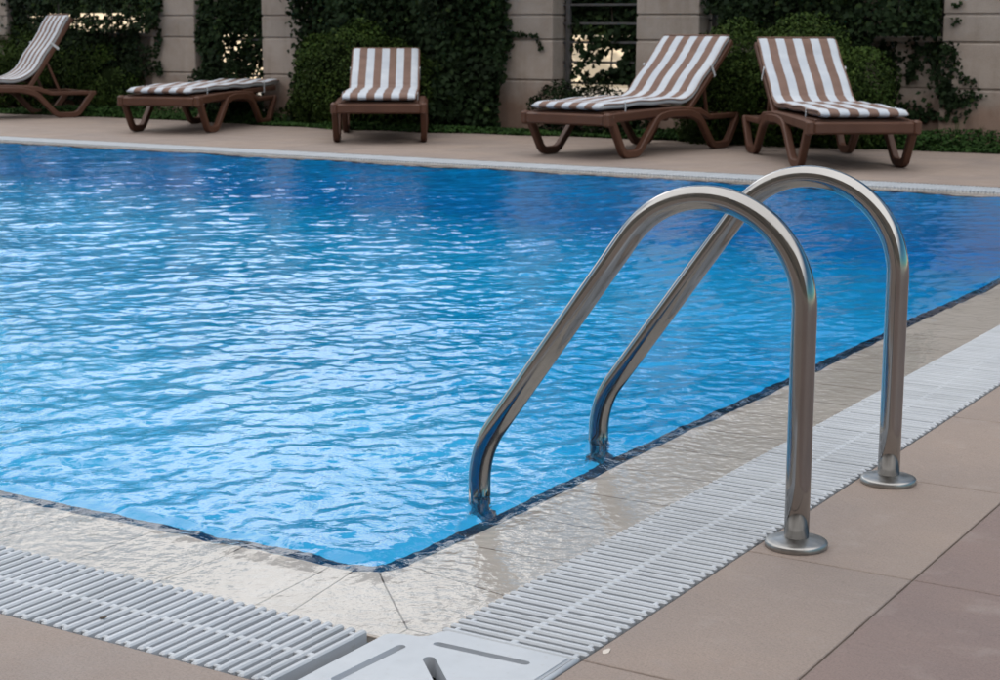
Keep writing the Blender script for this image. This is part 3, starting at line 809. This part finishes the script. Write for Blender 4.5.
# over the left low wall and fence
climber([curtain(-12.6, -10.2, .84, 2.3, YW+.10, 13000, 33, .22, .50, size=.05, dens=lambda p: np.where((p[:, 2] < 1.12) & (p[:, 0] > -11.7) & (p[:, 0] < -10.5), .50, .95)),
         curtain(-12.5, -10.62, .15, .86, YW+.06, 7000, 34, .14, .2, size=.045), curtain(-10.75, -10.22, .40, .92, YW+.0, 500, 35, .05, .6, size=.045)],
        'loose climber over the fence above the leftmost lounger', stem_pts=[vine(-10.8, 0, 1.9, YW+.1), vine(-11.6, 0, 1.9, YW+.1), vine(-12.2, 0, 2.1, YW+.1)])
climber([curtain(-9.78, -8.98, .1, 2.3, YW+.22, 9500, 36, .16, .42, size=.05, dens=lambda p: np.where(p[:, 2] < .95, .70, .95)),
         curtain(-9.80, -9.45, .3, 1.0, YW+.02, 900, 37, .08, .3, size=.05)],
        'dark climber filling the gap between the two left pillars', stem_pts=[vine(-9.5, 0, 2, YW+.2), vine(-9.2, 0, 2, YW+.2)])
# gap with the cream stand-in wall behind
climber([curtain(-5.70, -4.92, .42, .92, YW+.28, 1500, 38, .14, .60, size=.062, nscale=9, dens=lambda p: np.clip(.20+(p[:, 0]+5.5)*1.1, .10, .75)),
         curtain(-5.70, -4.92, .90, 2.4, YW+.30, 6500, 39, .14, .25, size=.06)],
        'open leafy climber in front of bright light in the gap behind the lounger pointing left',
        stem_pts=[vine(-5.3, 0, 1.9, YW+.27, .05), vine(-5.1, 0, 1.9, YW+.27, .06)])
# right: over the low wall and across the last pillar
def creep(pts, n, seed, spread=.035, size=.042):
    r = np.random.default_rng(seed); P = np.array([(x, YW-.015 if x > -2.29 else YW+.075, z) for x, z in pts]); t = r.uniform(0, len(P)-1.001, n); i = t.astype(int); f = (t-i)[:, None]
    cl = .6 + .8*np.abs(np.sin(t*5.3+seed))                      # leaves bunch up along the shoot
    p = P[i]*(1-f)+P[i+1]*f + r.normal(size=(n, 3))*np.array([spread, .012, spread])*cl[:, None]
    return leaves(p, np.tile([0, -1., .3], (n, 1)), size, .5, .9, r)
main = [(-2.36,1.12),(-2.37,.80),(-2.36,.66),(-2.27,.52),(-2.24,.40),(-2.18,.25)]
climber([curtain(-4.3, -2.32, .84, 2.35, YW+.08, 14000, 40, .20, .34, size=.048), curtain(-3.2, -2.80, .12, .85, YW+.06, 1900, 41, .13, .35, size=.045),
         creep(main, 520, 42, .045), creep([(-2.34,.72),(-2.24,.74),(-2.20,.66)], 110, 43, .03), creep([(-2.33,.66),(-2.22,.62),(-2.12,.52),(-2.02,.49)], 90, 44, .016, .036),
         creep([(-2.2,.36),(-2.1,.35),(-1.99,.41)], 100, 45, .024, .038), creep([(-2.78,.80),(-2.70,.60),(-2.74,.40),(-2.62,.22)], 330, 46, .05),
         creep([(-2.52,.82),(-2.50,.66),(-2.56,.52)], 110, 47, .03), creep([(-2.22,.94),(-2.15,.95)], 16, 48, .012, .036), creep([(-2.24,1.06),(-2.16,1.07)], 14, 49, .012, .034),
         creep([(-2.62,.30),(-2.48,.22),(-2.36,.26)], 120, 50, .03)],
        'ivy creeping down the wall and pillar at the right edge', stem_pts=[vine(-2.6, .85, 1.9, YW+.07, .1), [(x, YW-.004 if x > -2.29 else YW+.085, z) for x, z in main], vine(-3.1, 0, 1.9, YW+.05)])
# sprig on pillar 3
def sprig(pts, n, label, seed):
    r = np.random.default_rng(seed); P = np.array(pts); t = r.uniform(0, len(P)-1.001, n); i = t.astype(int); f = (t-i)[:, None]
    p = P[i]*(1-f)+P[i+1]*f + r.normal(size=(n, 3))*np.array([.014, .006, .014])
    V, F = leaves(p, np.tile([0, -1., .3], (n, 1)), .036, .5, .9, r)
    root = empty('ivy_sprig', (0, 0, 0)); tag(root, label, 'ivy sprig')
    root.location = (float(P[0][0]), float(P[0][1]), 0); V = V - np.array([P[0][0], P[0][1], 0])
    np_mesh('foliage', V, F, M['ivy'], root)
    m = MB(); m.tube([(a-P[0][0], b-P[0][1], c_) for a, b, c_ in pts], .003, 5); m.build('stem', M['twig'], root)
sprig([(-6.30,YW-.05,.55),(-6.16,YW-.03,.64),(-6.12,YW-.02,.76),(-6.10,YW-.02,.83),(-6.0,YW-.02,.85),(-5.92,YW-.02,.83),(-5.84,YW-.02,.80),(-5.82,YW-.02,.72)], 95, 'thin ivy sprig trailing in a hook across the pillar right of the ivy mass', 51)
sprig([(-8.30,YW-.02,1.02),(-8.42,YW-.02,1.05),(-8.52,YW-.02,1.03),(-8.56,YW-.02,.98)], 34, 'small ivy sprig on the pillar left of the ivy mass', 52)

# ground cover along the back edge of the deck
r = np.random.default_rng(61); n = 60000
x = r.uniform(-15, 1.5, n); edge = 9.98 + .05*np.sin(x*2.3) + .04*np.sin(x*7.1+1) - .45*np.exp(-((x+8.05)/.35)**2)*0 - .30*np.exp(-((x+7.4)/1.0)**2)
y = edge + np.abs(r.normal(size=n))*.24; y = np.minimum(y, 10.5)
hgt = .07 + .06*np.clip(vnoise(np.stack([x, y, x*0], 1), 5, 3), -1, 1.5); z = r.uniform(0, 1, n)**.6*np.maximum(.02, hgt*np.clip((y-edge)/.10, .25, 1))
V, F = leaves(np.stack([x, y, z], 1), np.tile([0, -.3, 1.], (n, 1)), .030, .7, .8, r)
tag(np_mesh('ground_cover', V, F, M['cover']), kind='stuff')
mesh_o = mesh_obj('planting_bed', [(-24,10.02,-.008),(9,10.02,-.008),(9,13.5,-.008),(-24,13.5,-.008)], [(0,1,2,3)], M['soil']); tag(mesh_o, kind='structure')
# grass tufts by the right pillar
def tuft(x, y, seed, label, h=.2):
    r = np.random.default_rng(seed); V = []; F = []
    for i in range(26):
        a = r.uniform(0, 6.28); l = h*r.uniform(.5, 1); w = .003; lean = r.uniform(.05, .45); n0 = len(V)
        dx, dy = math.cos(a), math.sin(a)
        for k in range(4):
            t = k/3; px, py, pz = dx*lean*l*t*t, dy*lean*l*t*t, l*t; ww = w*(1-t*.85)
            V += [(px-dy*ww, py+dx*ww, pz), (px+dy*ww, py-dx*ww, pz)]
        for k in range(3): F.append((n0+2*k, n0+2*k+1, n0+2*k+3, n0+2*k+2))
    o = np_mesh('grass_tuft', V, F, M['cover']); o.location = (x, y, 0); tag(o, label, 'grass tuft')
tuft(-2.1, 10.33, 71, 'left of two thin grass tufts at the foot of the right stone pillar', .26); tuft(-1.93, 10.36, 72, 'right of two thin grass tufts at the foot of the right stone pillar', .20)

# trees beyond the fence (their crowns hang over it and are mirrored in the water)
def tree(x, y, H, cr, seed, label):
    root = empty('tree', (x, y, 0)); tag(root, label, 'tree', 'trees beyond the fence')
    random.seed(seed); m = MB()
    m.tube([(0, 0, -.02), (.03, .02, H*.2), (-.03, .04, H*.42), (.02, 0, H*.62)], [.13, .11, .085, .05], 10)
    lumps = []
    for k in range(9):
        a = k*2.4; rr = cr*random.uniform(.35, .8); zz = H*random.uniform(.42, .92)
        lumps.append((rr*math.cos(a), rr*math.sin(a), zz, cr*random.uniform(.36, .5), cr*random.uniform(.36, .5), cr*random.uniform(.28, .4)))
        m.tube([(0, 0.02, H*.38), (rr*.5*math.cos(a), rr*.5*math.sin(a), (H*.4+zz)/2+.1), (rr*math.cos(a), rr*math.sin(a), zz)], [.05, .03, .012], 6)
    m.build('trunk', M['twig'], root, smooth=True)
    V, F = blob(lumps, 9000, .13, seed, .9, .25); np_mesh('crown', V, F, M['ivy'], root)
tree(-1.2, 13.2, 6.0, 2.3, 81, 'rightmost tree beyond the fence, over the ivy covered wall'); tree(-3.9, 13.4, 5.6, 2.2, 82, 'tree beyond the fence behind the round clipped shrub')
tree(-7.3, 13.3, 3.3, 1.3, 83, 'tree beyond the fence behind the ivy mass'); tree(-12.6, 13.6, 3.6, 1.5, 84, 'leftmost tree beyond the fence'); tree(1.2, 12.4, 6.0, 2.3, 85, 'tree beyond the fence outside the right edge')

def far_hedge():
    root = empty('tall_hedge', (-14, 22.6, 0)); tag(root, 'tall dark hedge far behind the fence and the cream stand-in wall', 'hedge')
    r = np.random.default_rng(91); n = 62000
    x = r.uniform(-24, 26, n); top = 2.5 + .10*np.clip(x+8, -10, 26) + .25*np.sin(x*.9) + .15*np.sin(x*2.3+1)
    z = r.uniform(0, 1, n)*top; f = vnoise(np.stack([x, z, z*0], 1), 3, 4)
    y = -.6 + .16*f + np.abs(r.normal(size=n))*.14 + .5*(z/top > .93)*r.uniform(0, 1, n)
    V, F = leaves(np.stack([x, y, z], 1), np.tile([0, -1., .4], (n, 1)), .15, .7, .8, r); np_mesh('foliage', V, F, M['ivy'], root)
    m = MB(); vs = []
    for i in range(51):
        X = -24 + i; t = 2.4 + .10*min(26, max(-10, X+8)) + .25*math.sin(X*.9) + .15*math.sin(X*2.3+1)
        vs += [(X, -.42, -.01), (X, -.42, t-.12), (X, .5, t-.15), (X, .5, -.01)]
    m.add(vs, [(4*i+k, 4*i+4+k, 4*i+4+k+1, 4*i+k+1) for i in range(50) for k in range(3)]); m.build('shade_core', M['core'], root)
far_hedge()

# ------------------------------------------------------------------ unseen block added behind the photographer to put the terrace in open shade
def add_shade_block():
    root = empty('shade_block', (-12, -16, 0)); tag(root, 'unseen beige block added behind the photographer to shade the pool', 'building')
    m = MB(); H = 14.6
    m.box((-34, -9, -.02), (34, 0, H)); m.box((-34.2, -9.2, H), (34.2, .25, H+.35)); m.build('wall', M['render_'], root)
    for k in range(4):
        for i in range(10):
            x = -20 + i*4; z = .9 + k*3.2; m = MB(); m.box((x-.75, -.02, z), (x+.75, .03, z+1.5)); m.build('window', M['glass'], root)
add_shade_block()

# ------------------------------------------------------------------ sky, sun, camera
SUN_EL, SUN_AZ = R(22), R(196)       # azimuth clockwise from +Y
w = bpy.data.worlds.new('World'); SC.world = w; w.use_nodes = True; nt = w.node_tree
bg = nt.nodes['Background']; sky = nt.nodes.new('ShaderNodeTexSky'); sky.sky_type = 'NISHITA'; sky.sun_disc = False
sky.sun_elevation = SUN_EL; sky.sun_rotation = SUN_AZ; sky.air_density = 1.0; sky.dust_density = .2
tc = nt.nodes.new('ShaderNodeTexCoord')
mp = nt.nodes.new('ShaderNodeMapping'); mp.inputs['Scale'].default_value = (1, 1, 1.9); nt.links.new(tc.outputs['Generated'], mp.inputs[0])
nz = N(nt, 'ShaderNodeTexNoise', Scale=3.4, Detail=7, Roughness=.58); nt.links.new(mp.outputs[0], nz.inputs['Vector'])
# more cloud towards the left of the view
dot = N(nt, 'ShaderNodeVectorMath', operation='DOT_PRODUCT'); nt.links.new(tc.outputs['Generated'], dot.inputs[0]); dot.inputs[1].default_value = (-.86, .42, .28)
ad = N(nt, 'ShaderNodeMath', operation='MULTIPLY_ADD'); nt.links.new(dot.outputs['Value'], ad.inputs[0]); ad.inputs[1].default_value = .12; nt.links.new(nz.outputs['Fac'], ad.inputs[2])
cm = ramp(nt, ad.outputs[0], [(.565, (0, 0, 0)), (.65, (1, 1, 1))])
d2 = N(nt, 'ShaderNodeVectorMath', operation='DOT_PRODUCT'); nt.links.new(tc.outputs['Generated'], d2.inputs[0]); d2.inputs[1].default_value = (-.64, .73, .24)
bank = ramp(nt, d2.outputs['Value'], [(.84, (0, 0, 0)), (.985, (1.12, 1.12, 1.12))])        # a sunlit cloud bank ahead to the left
d3 = N(nt, 'ShaderNodeVectorMath', operation='DOT_PRODUCT'); nt.links.new(tc.outputs['Generated'], d3.inputs[0]); d3.inputs[1].default_value = (0, -.45, 1)
over = ramp(nt, d3.outputs['Value'], [(.05, (.26, .28, .30)), (.55, (1, 1, 1))])          # brightest overhead, greyer low in front
bright = mix(nt, over, bank, 1.0, 'ADD')
sc_ = N(nt, 'ShaderNodeVectorMath', operation='SCALE'); nt.links.new(bright, sc_.inputs[0]); sc_.inputs['Scale'].default_value = 13.0
skc = mix(nt, sky.outputs[0], (.32, .76, .95), 1.0, 'MULTIPLY')
ovm = ramp(nt, d3.outputs['Value'], [(.30, (0, 0, 0)), (.58, (1, 1, 1))])
cl = mix(nt, skc, sc_.outputs[0], mix(nt, cm, ovm, 1.0, 'LIGHTEN'))
nt.links.new(cl, bg.inputs['Color']); bg.inputs['Strength'].default_value = .15

sl = bpy.data.lights.new('sun', 'SUN'); sl.energy = 4.0; sl.angle = R(.5); sl.color = (1, .90, .76)
so = link(bpy.data.objects.new('sun', sl))
sdir = Vector((math.sin(SUN_AZ)*math.cos(SUN_EL), math.cos(SUN_AZ)*math.cos(SUN_EL), math.sin(SUN_EL)))
so.rotation_euler = sdir.to_track_quat('Z', 'Y').to_euler(); so.location = (0, -5, 20)

cam = bpy.data.cameras.new('camera'); co = link(bpy.data.objects.new('camera', cam)); SC.camera = co
f, pi_, ro, ya = 1664.504, .1869, .0016, .5527
Fv = Vector((-math.sin(ya)*math.cos(pi_), math.cos(ya)*math.cos(pi_), -math.sin(pi_))); Rv = Fv.cross(Vector((0, 0, 1))).normalized(); Uv = Rv.cross(Fv)
R2 = Rv*math.cos(ro) + Uv*math.sin(ro); U2 = R2.cross(Fv)
mt = Matrix((R2, U2, -Fv)).transposed().to_4x4(); mt.translation = Vector((1.601, -2.2096, .9161)); co.matrix_world = mt
cam.sensor_width = 36; cam.lens = f*36/1000; cam.clip_start = .05; cam.clip_end = 3000
cam.dof.use_dof = True; cam.dof.focus_distance = 3.2; cam.dof.aperture_fstop = 14.0
vs = SC.view_settings; vs.view_transform = 'Standard'; vs.look = 'None'; vs.exposure = -0.04; vs.gamma = 1; vs.use_curve_mapping = False
SC.cycles.use_denoising = True; SC.cycles.max_bounces = 10; SC.cycles.transmission_bounces = 8; SC.cycles.caustics_refractive = True; SC.cycles.caustics_reflective = False
SC.cycles.sample_clamp_indirect = 6
